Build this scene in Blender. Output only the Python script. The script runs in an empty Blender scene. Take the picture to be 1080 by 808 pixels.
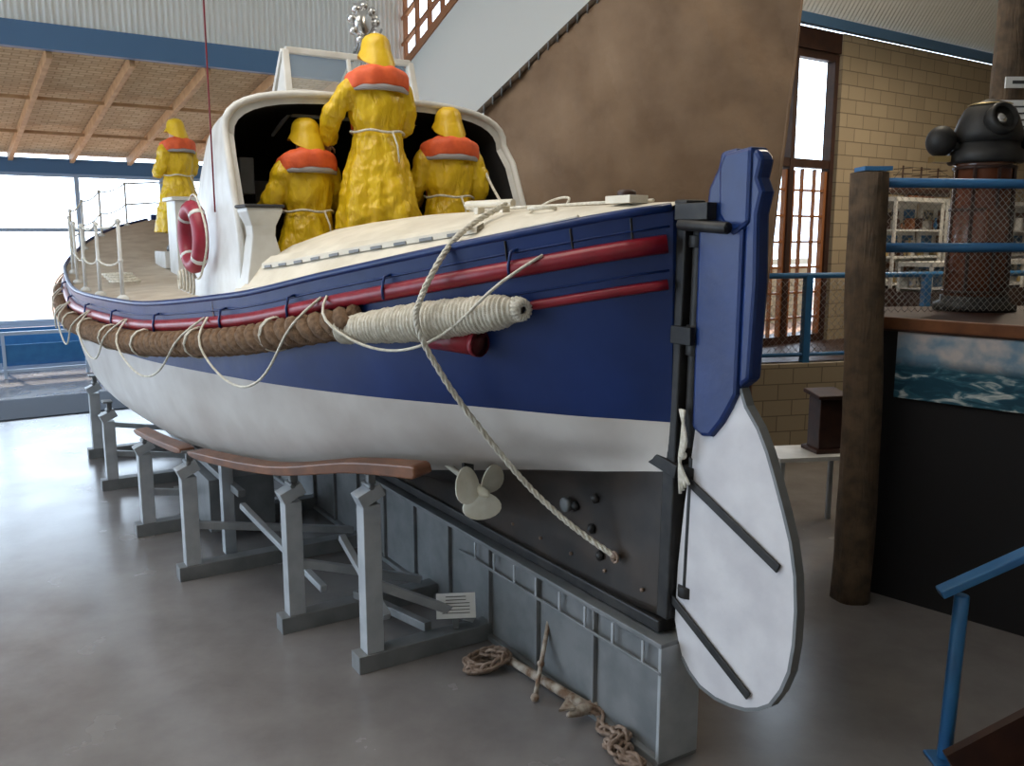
import bpy, math, random
from mathutils import Vector, Matrix
random.seed(7)
S=bpy.context.scene
COL=S.collection
# ------------------------------------------------------------ materials
def mat(name,col,rough=.5,metal=0,col2=None,scale=8,bump=0,bscale=40,spec=.5,detail=4,lo=.35,hi=.65,coat=0,bmap=None,bdist=.02):
    m=bpy.data.materials.new(name); m.use_nodes=True
    nt=m.node_tree; b=nt.nodes['Principled BSDF']
    b.inputs['Roughness'].default_value=rough; b.inputs['Metallic'].default_value=metal
    b.inputs['Specular IOR Level'].default_value=spec
    if coat: b.inputs['Coat Weight'].default_value=coat
    b.inputs['Base Color'].default_value=(*col,1)
    tc=nt.nodes.new('ShaderNodeTexCoord')
    if col2:
        n=nt.nodes.new('ShaderNodeTexNoise'); n.inputs['Scale'].default_value=scale; n.inputs['Detail'].default_value=detail
        r=nt.nodes.new('ShaderNodeValToRGB'); r.color_ramp.elements[0].position=lo; r.color_ramp.elements[1].position=hi
        r.color_ramp.elements[0].color=(*col,1); r.color_ramp.elements[1].color=(*col2,1)
        nt.links.new(tc.outputs['Object'],n.inputs['Vector']); nt.links.new(n.outputs['Fac'],r.inputs['Fac'])
        nt.links.new(r.outputs['Color'],b.inputs['Base Color'])
    if bump:
        n=nt.nodes.new('ShaderNodeTexNoise'); n.inputs['Scale'].default_value=bscale; n.inputs['Detail'].default_value=3
        bp=nt.nodes.new('ShaderNodeBump'); bp.inputs['Strength'].default_value=bump; bp.inputs['Distance'].default_value=bdist
        if bmap:
            mp=nt.nodes.new('ShaderNodeMapping'); mp.inputs['Scale'].default_value=bmap; nt.links.new(tc.outputs['Object'],mp.inputs[0]); nt.links.new(mp.outputs[0],n.inputs['Vector']); n.inputs['Distortion'].default_value=.8
        else: nt.links.new(tc.outputs['Object'],n.inputs['Vector'])
        nt.links.new(n.outputs['Fac'],bp.inputs['Height'])
        nt.links.new(bp.outputs['Normal'],b.inputs['Normal'])
    return m
BLACK=(.012,.012,.013)
M={}
M['blue']=mat('navy_gloss_paint',(.004,.021,.105),.36,col2=(.007,.030,.145),scale=4,bump=.1,bscale=14,spec=.4)
M['white']=mat('white_paint',(.68,.68,.66),.4,col2=(.57,.56,.53),scale=5)
M['blade']=mat('rudder_white_paint',(.66,.64,.65),.5,col2=(.54,.52,.54),scale=3.5,bump=.15,bscale=12)
M['cream']=mat('cream_deck_paint',(.76,.70,.58),.5,col2=(.62,.56,.45),scale=4,bump=.15,bscale=60)
M['deck']=mat('worn_deck',(.46,.38,.29),.6,col2=(.58,.50,.40),scale=4)
M['red']=mat('red_paint',(.27,.008,.020),.34,col2=(.19,.007,.016),scale=7,bump=.1,bscale=20)
M['black']=mat('black_iron',BLACK,.5,col2=(.03,.028,.026),scale=10,spec=.35)
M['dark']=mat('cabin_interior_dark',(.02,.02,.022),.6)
M['rope']=mat('coir_rope',(.25,.15,.085),.9,col2=(.13,.075,.04),scale=30,bump=.8,bscale=130)
M['wrope']=mat('white_rope',(.82,.78,.68),.8,col2=(.62,.58,.48),scale=30,bump=.5,bscale=200)
M['wood']=mat('varnished_wood',(.20,.078,.032),.4,col2=(.12,.046,.02),scale=6)
M['pine']=mat('pine_rafter',(.60,.38,.20),.6,col2=(.48,.28,.14),scale=6)
M['log']=mat('rough_log',(.13,.085,.05),.85,col2=(.06,.04,.025),scale=9,bump=.8,bscale=6,bmap=(6,6,.8))
M['dwood']=mat('dark_wood',(.05,.02,.012),.5,col2=(.03,.012,.009),scale=8)
M['steel']=mat('grey_steel_paint',(.13,.14,.145),.45,col2=(.19,.195,.20),scale=5)
M['steelw']=mat('silver_grey_steel_paint',(.40,.42,.44),.4,col2=(.31,.33,.35),scale=6)
M['rail']=mat('blue_rail_paint',(.03,.14,.34),.3,col2=(.04,.18,.40),scale=5)
M['beam']=mat('blue_beam_paint',(.08,.18,.34),.5)
M['yellow']=mat('yellow_oilskin',(.76,.52,.014),.36,col2=(.66,.42,.01),scale=7,bump=.7,bscale=1.4,bmap=(9,9,3),bdist=.032)
M['hat']=mat('yellow_hat',(.76,.50,.014),.4,col2=(.68,.42,.01),scale=7,bump=.3,bscale=20)
M['orange']=mat('orange_lifejacket',(.85,.14,.04),.6,col2=(.70,.10,.03),scale=12,bump=.4,bscale=18)
M['ring']=mat('lifebuoy_red',(.33,.015,.04),.45,col2=(.25,.012,.03),scale=10)
M['grey']=mat('grey_canvas',(.35,.33,.34),.8)
M['skin']=mat('mannequin_skin',(.55,.33,.24),.5)
M['hair']=mat('dark_hair',(.03,.02,.015),.7)
M['boot']=mat('rubber_boot',(.02,.02,.02),.4)
M['brass']=mat('bronze',(.55,.42,.2),.35,1)
M['prop']=mat('cream_propeller_paint',(.78,.76,.66),.45,col2=(.65,.62,.50),scale=8)
M['chrome']=mat('chrome',(.7,.7,.7),.25,1)
M['rust']=mat('rusty_chain',(.18,.12,.085),.8,col2=(.30,.22,.17),scale=20,bump=.5,bscale=60)
M['anch']=mat('weathered_anchor',(.50,.45,.38),.7,col2=(.16,.09,.05),scale=14)
M['paper']=mat('white_paper',(.75,.75,.73),.6)
M['ink']=mat('print_ink',(.05,.05,.05),.6)
M['plaster']=mat('white_plaster',(.72,.71,.65),.8)
M['iron']=mat('white_corrugated_iron',(.86,.87,.84),.45)
M['blackpanel']=mat('black_panel',(.008,.008,.01),.5)
M['mat']=mat('blue_grey_mat',(.075,.09,.115),.9,col2=(.06,.075,.10),scale=80,spec=.3)
M['sash']=mat('varnished_window_frame',(.33,.13,.05),.45)
M['wire']=mat('galvanised_wire',(.45,.45,.43),.4,.8)
M['display']=mat('display_items',(.45,.40,.30),.6,col2=(.08,.10,.14),scale=22,lo=.45,hi=.55,detail=1)
M['alum']=mat('white_window_frame',(.40,.50,.64),.4)
M['copper']=mat('copper_brown_case',(.17,.055,.025),.22,col2=(.09,.028,.014),scale=5,coat=.6)
M['sand']=mat('sandy_ground',(.34,.20,.14),.9,col2=(.26,.16,.11),scale=.6)
M['glass']=mat('clear_glass',(.8,.9,.92),.03); M['glass'].node_tree.nodes['Principled BSDF'].inputs['Alpha'].default_value=.22
M['sail']=mat('tan_canvas',(.17,.105,.062),.9,col2=(.32,.215,.135),scale=1.5,bump=.7,bscale=8,detail=10,lo=.28,hi=.74)
def blockmat(name,c1,c2,mort):
    m=bpy.data.materials.new(name); m.use_nodes=True; nt=m.node_tree; b=nt.nodes['Principled BSDF']; b.inputs['Roughness'].default_value=.85
    tc=nt.nodes.new('ShaderNodeTexCoord'); sx=nt.nodes.new('ShaderNodeSeparateXYZ'); cx=nt.nodes.new('ShaderNodeCombineXYZ')
    nt.links.new(tc.outputs['Object'],sx.inputs[0]); nt.links.new(sx.outputs['X'],cx.inputs['X']); nt.links.new(sx.outputs['Z'],cx.inputs['Y'])
    br=nt.nodes.new('ShaderNodeTexBrick'); br.inputs['Scale'].default_value=1; br.inputs['Brick Width'].default_value=.4; br.inputs['Row Height'].default_value=.2
    br.inputs['Mortar Size'].default_value=.008; br.inputs['Color1'].default_value=(*c1,1); br.inputs['Color2'].default_value=(*c2,1); br.inputs['Mortar'].default_value=(*mort,1)
    nt.links.new(cx.outputs[0],br.inputs['Vector']); nt.links.new(br.outputs['Color'],b.inputs['Base Color'])
    bp=nt.nodes.new('ShaderNodeBump'); bp.inputs['Strength'].default_value=.6; bp.inputs['Distance'].default_value=-.01
    nt.links.new(br.outputs['Fac'],bp.inputs['Height']); nt.links.new(bp.outputs['Normal'],b.inputs['Normal'])
    return m
M['block']=blockmat('limestone_block',(.40,.325,.22),(.34,.275,.185),(.20,.16,.11))
def straw():
    m=bpy.data.materials.new('woven_straw_board'); m.use_nodes=True; nt=m.node_tree; b=nt.nodes['Principled BSDF']; b.inputs['Roughness'].default_value=.9
    tc=nt.nodes.new('ShaderNodeTexCoord')
    br=nt.nodes.new('ShaderNodeTexBrick'); br.inputs['Scale'].default_value=1; br.inputs['Brick Width'].default_value=.22; br.inputs['Row Height'].default_value=.11;br.inputs['Mortar Size'].default_value=.012
    br.inputs['Color1'].default_value=(.84,.66,.42,1); br.inputs['Color2'].default_value=(.68,.49,.29,1); br.inputs['Mortar'].default_value=(.54,.37,.21,1)
    nt.links.new(tc.outputs['Object'],br.inputs['Vector'])
    n=nt.nodes.new('ShaderNodeTexNoise'); n.inputs['Scale'].default_value=1.2
    mx=nt.nodes.new('ShaderNodeMixRGB'); mx.blend_type='MULTIPLY'; mx.inputs['Fac'].default_value=.25
    nt.links.new(tc.outputs['Object'],n.inputs['Vector']); nt.links.new(br.outputs['Color'],mx.inputs[1]); nt.links.new(n.outputs['Fac'],mx.inputs[2])
    nt.links.new(mx.outputs[0],b.inputs['Base Color'])
    return m
M['straw']=straw()
def floormat():
    m=bpy.data.materials.new('polished_concrete'); m.use_nodes=True; nt=m.node_tree; b=nt.nodes['Principled BSDF']
    tc=nt.nodes.new('ShaderNodeTexCoord')
    n=nt.nodes.new('ShaderNodeTexNoise'); n.inputs['Scale'].default_value=.9; n.inputs['Detail'].default_value=9; n.inputs['Roughness'].default_value=.65
    r=nt.nodes.new('ShaderNodeValToRGB'); r.color_ramp.elements[0].position=.3; r.color_ramp.elements[1].position=.7
    r.color_ramp.elements[0].color=(.150,.138,.135,1); r.color_ramp.elements[1].color=(.245,.232,.228,1)
    nt.links.new(tc.outputs['Object'],n.inputs['Vector']); nt.links.new(n.outputs['Fac'],r.inputs['Fac']); nt.links.new(r.outputs['Color'],b.inputs['Base Color'])
    n2=nt.nodes.new('ShaderNodeTexNoise'); n2.inputs['Scale'].default_value=1.8; n2.inputs['Detail'].default_value=6
    mr=nt.nodes.new('ShaderNodeMapRange'); mr.inputs['To Min'].default_value=.14; mr.inputs['To Max'].default_value=.34
    nt.links.new(tc.outputs['Object'],n2.inputs['Vector']); nt.links.new(n2.outputs['Fac'],mr.inputs['Value']); nt.links.new(mr.outputs[0],b.inputs['Roughness'])
    b.inputs['Specular IOR Level'].default_value=.85
    bp=nt.nodes.new('ShaderNodeBump'); bp.inputs['Strength'].default_value=.06; bp.inputs['Distance'].default_value=.02
    nt.links.new(n2.outputs['Fac'],bp.inputs['Height']); nt.links.new(bp.outputs['Normal'],b.inputs['Normal'])
    return m
M['floor']=floormat()
def hullmat():
    m=bpy.data.materials.new('hull_paint'); m.use_nodes=True; nt=m.node_tree; b=nt.nodes['Principled BSDF']; b.inputs['Roughness'].default_value=.38; b.inputs['Specular IOR Level'].default_value=.4
    L=nt.links; N=nt.nodes.new
    tc=N('ShaderNodeTexCoord'); sx=N('ShaderNodeSeparateXYZ'); L.new(tc.outputs['Object'],sx.inputs[0])
    def ma(op,a,bb):
        q=N('ShaderNodeMath'); q.operation=op
        for i,x in enumerate((a,bb)):
            if isinstance(x,(int,float)): q.inputs[i].default_value=x
            else: L.new(x,q.inputs[i])
        return q.outputs[0]
    x=sx.outputs['X']; z=sx.outputs['Z']
    line1=ma('SUBTRACT',1.87,ma('MULTIPLY',x,.018))
    up=ma('GREATER_THAN',z,line1)
    line2=ma('SUBTRACT',1.64,ma('MULTIPLY',x,.2))
    dn=ma('LESS_THAN',z,line2)
    ns=N('ShaderNodeTexNoise'); ns.inputs['Scale'].default_value=2.5; ns.inputs['Detail'].default_value=6; L.new(tc.outputs['Object'],ns.inputs['Vector'])
    def ramp(c1,c2):
        r=N('ShaderNodeValToRGB'); r.color_ramp.elements[0].position=.35; r.color_ramp.elements[1].position=.7
        r.color_ramp.elements[0].color=(*c1,1); r.color_ramp.elements[1].color=(*c2,1); L.new(ns.outputs['Fac'],r.inputs['Fac']); return r.outputs['Color']
    cb=ramp((.004,.020,.10),(.007,.029,.14)); cw=ramp((.62,.58,.54),(.50,.45,.41)); ck=ramp((.014,.013,.013),(.050,.036,.027))
    m1=N('ShaderNodeMixRGB'); L.new(up,m1.inputs[0]); L.new(cw,m1.inputs[1]); L.new(cb,m1.inputs[2])
    m2=N('ShaderNodeMixRGB'); L.new(dn,m2.inputs[0]); L.new(m1.outputs[0],m2.inputs[1]); L.new(ck,m2.inputs[2])
    L.new(m2.outputs[0],b.inputs['Base Color'])
    n3=N('ShaderNodeTexNoise'); n3.inputs['Scale'].default_value=5; L.new(tc.outputs['Object'],n3.inputs['Vector'])
    bp=N('ShaderNodeBump'); bp.inputs['Strength'].default_value=.16; bp.inputs['Distance'].default_value=.03
    L.new(n3.outputs['Fac'],bp.inputs['Height']); L.new(bp.outputs['Normal'],b.inputs['Normal'])
    return m
M['hull']=hullmat()
def seamat():
    m=bpy.data.materials.new('sea_painting'); m.use_nodes=True; nt=m.node_tree; b=nt.nodes['Principled BSDF']; b.inputs['Roughness'].default_value=.4
    L=nt.links; N=nt.nodes.new
    tc=N('ShaderNodeTexCoord'); mp=N('ShaderNodeMapping'); mp.inputs['Scale'].default_value=(5,5,16); L.new(tc.outputs['Object'],mp.inputs[0])
    n=N('ShaderNodeTexNoise'); n.inputs['Scale'].default_value=1; n.inputs['Detail'].default_value=8; n.inputs['Distortion'].default_value=1.2; L.new(mp.outputs[0],n.inputs['Vector'])
    r=N('ShaderNodeValToRGB'); e=r.color_ramp.elements; e[0].position=.44; e[0].color=(.012,.06,.10,1); e[1].position=.70; e[1].color=(.60,.66,.66,1); k=e.new(.57); k.color=(.04,.14,.20,1)
    L.new(n.outputs['Fac'],r.inputs['Fac'])
    sx=N('ShaderNodeSeparateXYZ'); L.new(tc.outputs['Object'],sx.inputs[0])
    r2=N('ShaderNodeValToRGB'); e=r2.color_ramp.elements; e[0].position=.24; e[0].color=(0,0,0,1); e[1].position=.32; e[1].color=(1,1,1,1)
    L.new(sx.outputs['Z'],r2.inputs['Fac'])
    mx=N('ShaderNodeMixRGB'); L.new(r2.outputs[0],mx.inputs[0]); L.new(r.outputs[0],mx.inputs[1])
    n4=N('ShaderNodeTexNoise'); n4.inputs['Scale'].default_value=5; n4.inputs['Detail'].default_value=6; L.new(tc.outputs['Object'],n4.inputs['Vector'])
    r3=N('ShaderNodeValToRGB'); e=r3.color_ramp.elements; e[0].position=.4; e[0].color=(.18,.30,.42,1); e[1].position=.6; e[1].color=(.55,.52,.52,1); L.new(n4.outputs['Fac'],r3.inputs['Fac'])
    L.new(r3.outputs[0],mx.inputs[2]); L.new(mx.outputs[0],b.inputs['Base Color'])
    return m
M['sea']=seamat()
# ------------------------------------------------------------ mesh builder
class MB:
    def __init__(s): s.v=[]; s.f=[]; s.m=[]; s.sm=[]; s.mats=[]
    def mi(s,k):
        if k not in s.mats: s.mats.append(k)
        return s.mats.index(k)
    def add(s,vs,fs,k,smooth=False):
        o=len(s.v); s.v+= [tuple(x) for x in vs]; i=s.mi(k)
        for f in fs: s.f.append([a+o for a in f]); s.m.append(i); s.sm.append(smooth)
    def box(s,c,d,k,rot=None):
        hx,hy,hz=d[0]/2,d[1]/2,d[2]/2; c=Vector(c)
        vs=[Vector((x,y,z)) for x in(-hx,hx) for y in(-hy,hy) for z in(-hz,hz)]
        if rot is not None: vs=[rot@q for q in vs]
        s.add([q+c for q in vs],[(0,1,3,2),(4,6,7,5),(0,4,5,1),(2,3,7,6),(0,2,6,4),(1,5,7,3)],k)
    def bar(s,p,q,w,h,k,up=(0,0,1)):
        p,q=Vector(p),Vector(q); x=(q-p); L=x.length; x.normalize(); u=Vector(up)
        if abs(x.dot(u))>.98: u=Vector((0,1,0))
        y=u.cross(x).normalized(); z=x.cross(y)
        R=Matrix((x,y,z)).transposed(); s.box((p+q)/2,(L,w,h),k,R)
    def loft(s,rings,k,closed=True,caps=True,smooth=True,loop=False):
        n=len(rings[0]); vs=[p for r in rings for p in r]; fs=[]
        R=len(rings)
        for i in range(R if loop else R-1):
            for j in range(n if closed else n-1):
                a=i*n+j; b=i*n+(j+1)%n; c=((i+1)%R)*n+(j+1)%n; d=((i+1)%R)*n+j
                fs.append((a,b,c,d))
        if caps and closed and not loop: fs.append(tuple(range(n-1,-1,-1))); fs.append(tuple((R-1)*n+j for j in range(n)))
        s.add(vs,fs,k,smooth)
    def tube(s,pts,r,k,n=8,loop=False,sq=1.0,up=(0,0,1)):
        pts=[Vector(p) for p in pts]; N=len(pts); rs=r if isinstance(r,(list,tuple)) else [r]*N
        rings=[]; prev=None
        for i,p in enumerate(pts):
            if loop: t=pts[(i+1)%N]-pts[i-1]
            else: t=pts[min(i+1,N-1)]-pts[max(i-1,0)]
            if t.length<1e-9: t=Vector((0,0,1))
            t.normalize()
            if prev is None:
                u=Vector(up)
                if abs(t.dot(u))>.95: u=Vector((1,0,0))
                a=(u-t*u.dot(t)).normalized()
            else:
                a=prev-t*prev.dot(t)
                a=a.normalized() if a.length>1e-6 else prev
            prev=a; b=t.cross(a)
            rings.append([p+a*(rs[i]*math.cos(q*2*math.pi/n))+b*(rs[i]*sq*math.sin(q*2*math.pi/n)) for q in range(n)])
        s.loft(rings,k,loop=loop)
    def lathe(s,prof,c,k,n=24,axis=(0,0,1)):
        ax=Vector(axis).normalized(); u=Vector((1,0,0)) if abs(ax.x)<.9 else Vector((0,1,0)); a=(u-ax*u.dot(ax)).normalized(); b=ax.cross(a); c=Vector(c)
        rings=[[c+ax*h+a*(r*math.cos(q*2*math.pi/n))+b*(r*math.sin(q*2*math.pi/n)) for q in range(n)] for r,h in prof]
        s.loft(rings,k)
    def ball(s,c,r,k,n=14,rot=None):
        r=(r,r,r) if isinstance(r,(int,float)) else r; rings=[]
        for i in range(n+1):
            ph=-math.pi/2+math.pi*i/n; rr=max(math.cos(ph),.02)
            ring=[]
            for j in range(n*2):
                th=math.pi*j/n; q=Vector((r[0]*rr*math.cos(th),r[1]*rr*math.sin(th),r[2]*math.sin(ph)))
                if rot is not None: q=rot@q
                ring.append(Vector(c)+q)
            rings.append(ring)
        s.loft(rings,k)
    def poly(s,pts,th,k,axis=(0,1,0)):
        ax=Vector(axis)*th/2; n=len(pts); A=[Vector(p)-ax for p in pts]; B=[Vector(p)+ax for p in pts]
        s.add(A+B,[tuple(range(n-1,-1,-1)),tuple(range(n,2*n))]+[(i,(i+1)%n,n+(i+1)%n,n+i) for i in range(n)],k)
    def obj(s,name,parent=None,loc=None,rot=None,bevel=0,fixn=True):
        me=bpy.data.meshes.new(name); me.from_pydata(s.v,[],s.f)
        for k in s.mats: me.materials.append(M[k])
        for p,i,q in zip(me.polygons,s.m,s.sm): p.material_index=i; p.use_smooth=q
        if fixn:
            import bmesh
            bm=bmesh.new(); bm.from_mesh(me); bmesh.ops.recalc_face_normals(bm,faces=bm.faces); bm.to_mesh(me); bm.free()
        me.update(); o=bpy.data.objects.new(name,me); COL.objects.link(o)
        if parent: o.parent=parent
        if loc: o.location=loc
        if rot: o.rotation_euler=rot
        if bevel:
            b=o.modifiers.new('bevel','BEVEL'); b.width=bevel; b.segments=2; b.limit_method='ANGLE'; b.angle_limit=math.radians(50)
        return o
def empty(name,loc=(0,0,0),rot=(0,0,0)):
    e=bpy.data.objects.new(name,None); COL.objects.link(e); e.location=loc; e.rotation_euler=rot; e.empty_display_size=.2; return e
def interp(tab,x):
    if x<=tab[0][0]: return list(tab[0][1:])
    if x>=tab[-1][0]: return list(tab[-1][1:])
    for i in range(len(tab)-1):
        if tab[i][0]<=x<=tab[i+1][0]: break
    x0,x1=tab[i][0],tab[i+1][0]; h=x1-x0; t=(x-x0)/h; out=[]
    for k in range(1,len(tab[0])):
        d=(tab[i+1][k]-tab[i][k])/h
        dl=(tab[i][k]-tab[i-1][k])/(x0-tab[i-1][0]) if i>0 else d
        dr=(tab[i+2][k]-tab[i+1][k])/(tab[i+2][0]-x1) if i+2<len(tab) else d
        def lim(a,b): return 0 if a*b<=0 else 2*a*b/(a+b)
        m0=lim(dl,d) if i>0 else d; m1=lim(d,dr) if i+2<len(tab) else d
        out.append((2*t**3-3*t*t+1)*tab[i][k]+(t**3-2*t*t+t)*h*m0+(-2*t**3+3*t*t)*tab[i+1][k]+(t**3-t*t)*h*m1)
    return out
# ------------------------------------------------------------ camera
cam=bpy.data.cameras.new('camera'); co=bpy.data.objects.new('camera',cam); COL.objects.link(co)
cam.sensor_fit='HORIZONTAL'; cam.sensor_width=36; cam.lens=31.0; cam.clip_end=200
co.location=(0,0,2.8); co.rotation_euler=(math.radians(90-9.4),0,0); S.camera=co
# ------------------------------------------------------------ LIFEBOAT
OX,OY=.95,4.3; ANG=math.radians(122); dx,dy=math.cos(ANG),math.sin(ANG)
def BW(s,t,z): return Vector((OX+dx*s-dy*t, OY+dy*s+dx*t, z))
boat=empty('lifeboat',(OX,OY,0),(0,0,ANG))
ST=[(.16,.05,.80, .05,1.10, .05,1.35, .055,1.58, .06,1.80, .07,2.2, .09,2.93),
    (.35,.055,.79, .055,1.08, .06,1.36, .09,1.60, .17,1.78, .26,2.2, .34,2.885),
    (.6,.06,.78, .06,1.05, .08,1.36, .17,1.58, .33,1.76, .43,2.15, .53,2.83),
    (1.0,.06,.78, .06,1.02, .10,1.36, .32,1.54, .52,1.74, .66,2.12, .77,2.75),
    (2.0,.06,.78, .08,1.0, .40,1.26, .82,1.38, 1.02,1.62, 1.12,1.98, 1.20,2.56),
    (3.0,.06,.78, .10,.95, .60,1.04, 1.15,1.18, 1.36,1.5, 1.44,1.85, 1.50,2.39),
    (5.0,.06,.78, .12,.9, .9,.90, 1.55,1.03, 1.77,1.4, 1.84,1.75, 1.87,2.23),
    (7.5,.06,.78, .12,.9, 1.0,.88, 1.68,1.02, 1.92,1.4, 1.98,1.75, 2.0,2.2),
    (10.,.06,.78, .12,.92, .8,.98, 1.38,1.2, 1.66,1.5, 1.80,1.85, 1.88,2.36),
    (12.,.06,.82, .1,.98, .35,1.12, .75,1.38, 1.05,1.7, 1.25,2.05, 1.40,2.68),
    (13.2,.06,.95, .08,1.15, .16,1.3, .32,1.55, .50,1.85, .66,2.25, .80,2.93),
    (13.9,.05,1.3, .05,1.4, .06,1.5, .07,1.75, .08,2.0, .10,2.4, .12,3.1)]
def station(s):
    r=interp(ST,s); return [(r[2*i],r[2*i+1]) for i in range(7)]
def section(s,n=6):
    P=station(s); out=[]
    tab=[(i,p[0],p[1]) for i,p in enumerate(P)]
    for i in range(6*n+1): out.append(tuple(interp(tab,i/n)))
    return out
def sheer(s): return station(s)[6]
def side_t(s,z):
    sc=section(s)
    for a,b in zip(sc[::-1][:-1],sc[::-1][1:]):
        if b[1]<=z<=a[1]:
            k=(z-b[1])/max(a[1]-b[1],1e-6); return b[0]+(a[0]-b[0])*k
    return sc[-1][0]
def frange(a,b,n): return [a+(b-a)*i/n for i in range(n+1)]
SS=[.16+.84*i/12 for i in range(12)]+frange(1,12,66)+frange(12.1,13.9,18)
mb=MB(); rings=[]
for s in SS:
    sc=section(s); rings.append([(s,t,z) for t,z in sc[::-1]]+[(s,-t,z) for t,z in sc])
mb.loft(rings,'hull',closed=False,caps=False)
for r in (rings[0],rings[-1]):
    n=len(r); mb.add(r,[(i,i+1,n-2-i,n-1-i) for i in range(n//2-1)],'hull')
mb.obj('hull',boat)
mb=MB(); mb.bar((.14,0,2.98),(.19,0,.80),.13,.09,'black',up=(1,0,0)); mb.bar((13.93,0,3.2),(13.88,0,1.3),.12,.14,'blue',up=(1,0,0))
mb.bar((.2,0,.745),(13.3,0,.745),.15,.07,'black'); mb.obj('keel_and_posts',boat,bevel=.01)
mb=MB()
def along(sa,sb,dz,off,n,sgn=1): 
    P=[]
    for s in frange(sa,sb,n):
        z=sheer(s)[1]+dz; P.append((s,sgn*(side_t(s,min(z,sheer(s)[1]))+off),z))
    return P
for g in (1,-1):
    mb.tube(along(.17,13.88,.015,-.01,110,g),.024,'blue',6)
    mb.tube(along(.17,13.88,-.16,.018,110,g),.046,'red',10)
    P=along(.17,.82,-.36,.010,14,g); mb.tube(P,[.026]*12+[.02,.012,.004],'red',8)
    for dz in (-.075,-.29): 
        P=along(.17,13.8,dz,.002,110,g); mb.tube(P,.006,'blue',4)
mb.obj('rubbing_strakes',boat)
mb=MB()
for s in (.75,1.5,2.3,3.1,4.2,5.4,6.6,8,9.4,10.8):
    z=sheer(s)[1]-.115; t=side_t(s,z)+.03
    mb.tube([(s,t-.02,z+.05),(s,t+.02,z+.04),(s,t+.035,z-.03),(s,t+.03,z-.09)],.009,'blue',6)
mb.obj('becket_eyes',boat)
mb=MB()
def ztop(s): return interp([(.16,2.965),(1,2.965),(2.2,2.96),(3.3,2.92)],s)[0]
rr=[]
FR=[(1,0),(.955,.03),(.90,.05),(.845,.18),(.77,.42),(.62,.66),(.4,.87),(.2,.97),(0,1)]
for s in frange(.17,3.3,40):
    b,sh=sheer(s); H=ztop(s)-sh
    k=min(1,(s-.17)/.8); 
    row=[(s,b*f,sh+.01+H*(h*k+(1-k)*(1-f*f))) for f,h in FR]
    rr.append(row+[(s,-y,z) for _,y,z in row[::-1][1:]])
mb.loft(rr,'cream',closed=False,caps=False)
e=rr[-1]; n=len(e); base=[(3.3,y,1.95) for _,y,_ in e]
mb.loft([e,base],'white',closed=False,caps=False,smooth=False)
o=mb.obj('turtleback_aft_deck',boat)
mb=MB()
rr=[]
for s in frange(4.3,13.85,60):
    b,sh=sheer(s); rr.append([(s,b*f,sh+.0+.10*(1-f*f)*min(1,b)) for f in frange(1,-1,12)])
mb.loft(rr,'deck',closed=False,caps=False)
for g in (1,-1):
    r2=[[(s,g*(sheer(s)[0]),sheer(s)[1]),(s,g*(sheer(s)[0]+1.25)/2,sheer(s)[1]+.02),(s,g*1.25,sheer(s)[1]+.03),(s,g*1.25,2.0)] for s in frange(3.28,4.32,6)]
    mb.loft(r2,'cream',closed=False,caps=False,smooth=False)
mb.box((4.2,0,1.98),(1.95,2.5,.05),'deck'); mb.box((3.72,.03,2.29),(.62,.62,.58),'white')
mb.obj('deck_and_cockpit',boat)
mb=MB()
def turt(s,f):
    b,sh=sheer(s); H=ztop(s)-sh; k=min(1,(s-.17)/.8)
    h=interp([(-x,y) for x,y in FR],-f)[0]
    return Vector((s,b*f,sh+.01+H*(h*k+(1-k)*(1-f*f))))
rg=[]
for s in frange(1.1,3.2,40):
    a=turt(s,.79); c=turt(s,.745); rg.append([a+Vector((0,.012,-.005)),a+Vector((0,.012,.030)),c+Vector((0,.006,.028)),c+Vector((0,0,0))])
mb.loft(rg,'cream',closed=False,caps=False,smooth=False)
for i,s in enumerate(frange(1.2,3.05,9)): 
    a=turt(s,.79)+Vector((0,.0145,.005)); b_=turt(s+.10,.79)+Vector((0,.0145,.005)); mb.bar(a,b_,.008,.019,'steel')
P=[turt(s,.895)+Vector((0,.0,.02)) for s in frange(.5,3.28,40)]; mb.tube(P,.016,'cream',6)
p=turt(.45,.35); mb.box(p+Vector((0,0,.025)),(.20,.12,.04),'cream'); mb.lathe([(.05,0),(.05,.03),(.035,.04)],p+Vector((0,0,.035)),'dwood',12)
p=turt(1.45,.35); mb.tube([p+Vector((-.22,0,.05)),p+Vector((.22,.06,.05))],.022,'cream',8)
mb.box(p+Vector((-.12,0,.02)),(.05,.05,.06),'cream'); mb.box(p+Vector((.12,.03,.02)),(.05,.05,.06),'cream')
p=turt(.95,.45)
P=[p+Vector((.10*math.cos(a),.06*math.sin(a),.015)) for a in frange(0,6.28,12)]; mb.tube(P,.011,'wrope',6)
P=[turt(s,.05)+Vector((0,.02*math.sin(s*9),.012)) for s in frange(.4,2.2,30)]; mb.tube(P,.010,'wrope',6)
for s in (.28,.5,.8):
    a=Vector((s,side_t(s,2.83)+.006,sheer(s)[1]-.01)); mb.bar(a,(s,side_t(s,2.7)+.004,sheer(s)[1]-.115),.01,.012,'black')
mb.obj('deck_fittings',boat,bevel=.003)
mb=MB()
def flare(c,prof,k):
    mb.loft([[Vector(c)+Vector((x*w,y*w,h)) for x,y in ((-1,-1),(1,-1),(1,1),(-1,1))] for w,h in prof],k,smooth=False)
for g in (1,-1):
    flare((3.40,g*1.17,2.36),[(.19,-.05),(.115,.30),(.085,.45),(.09,.52),(.13,.62),(.13,.65)],'white')
    mb.box((3.40,g*1.17,3.02),(.29,.29,.025),'dark')
mb.obj('cockpit_ventilators',boat,bevel=.01)
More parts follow.
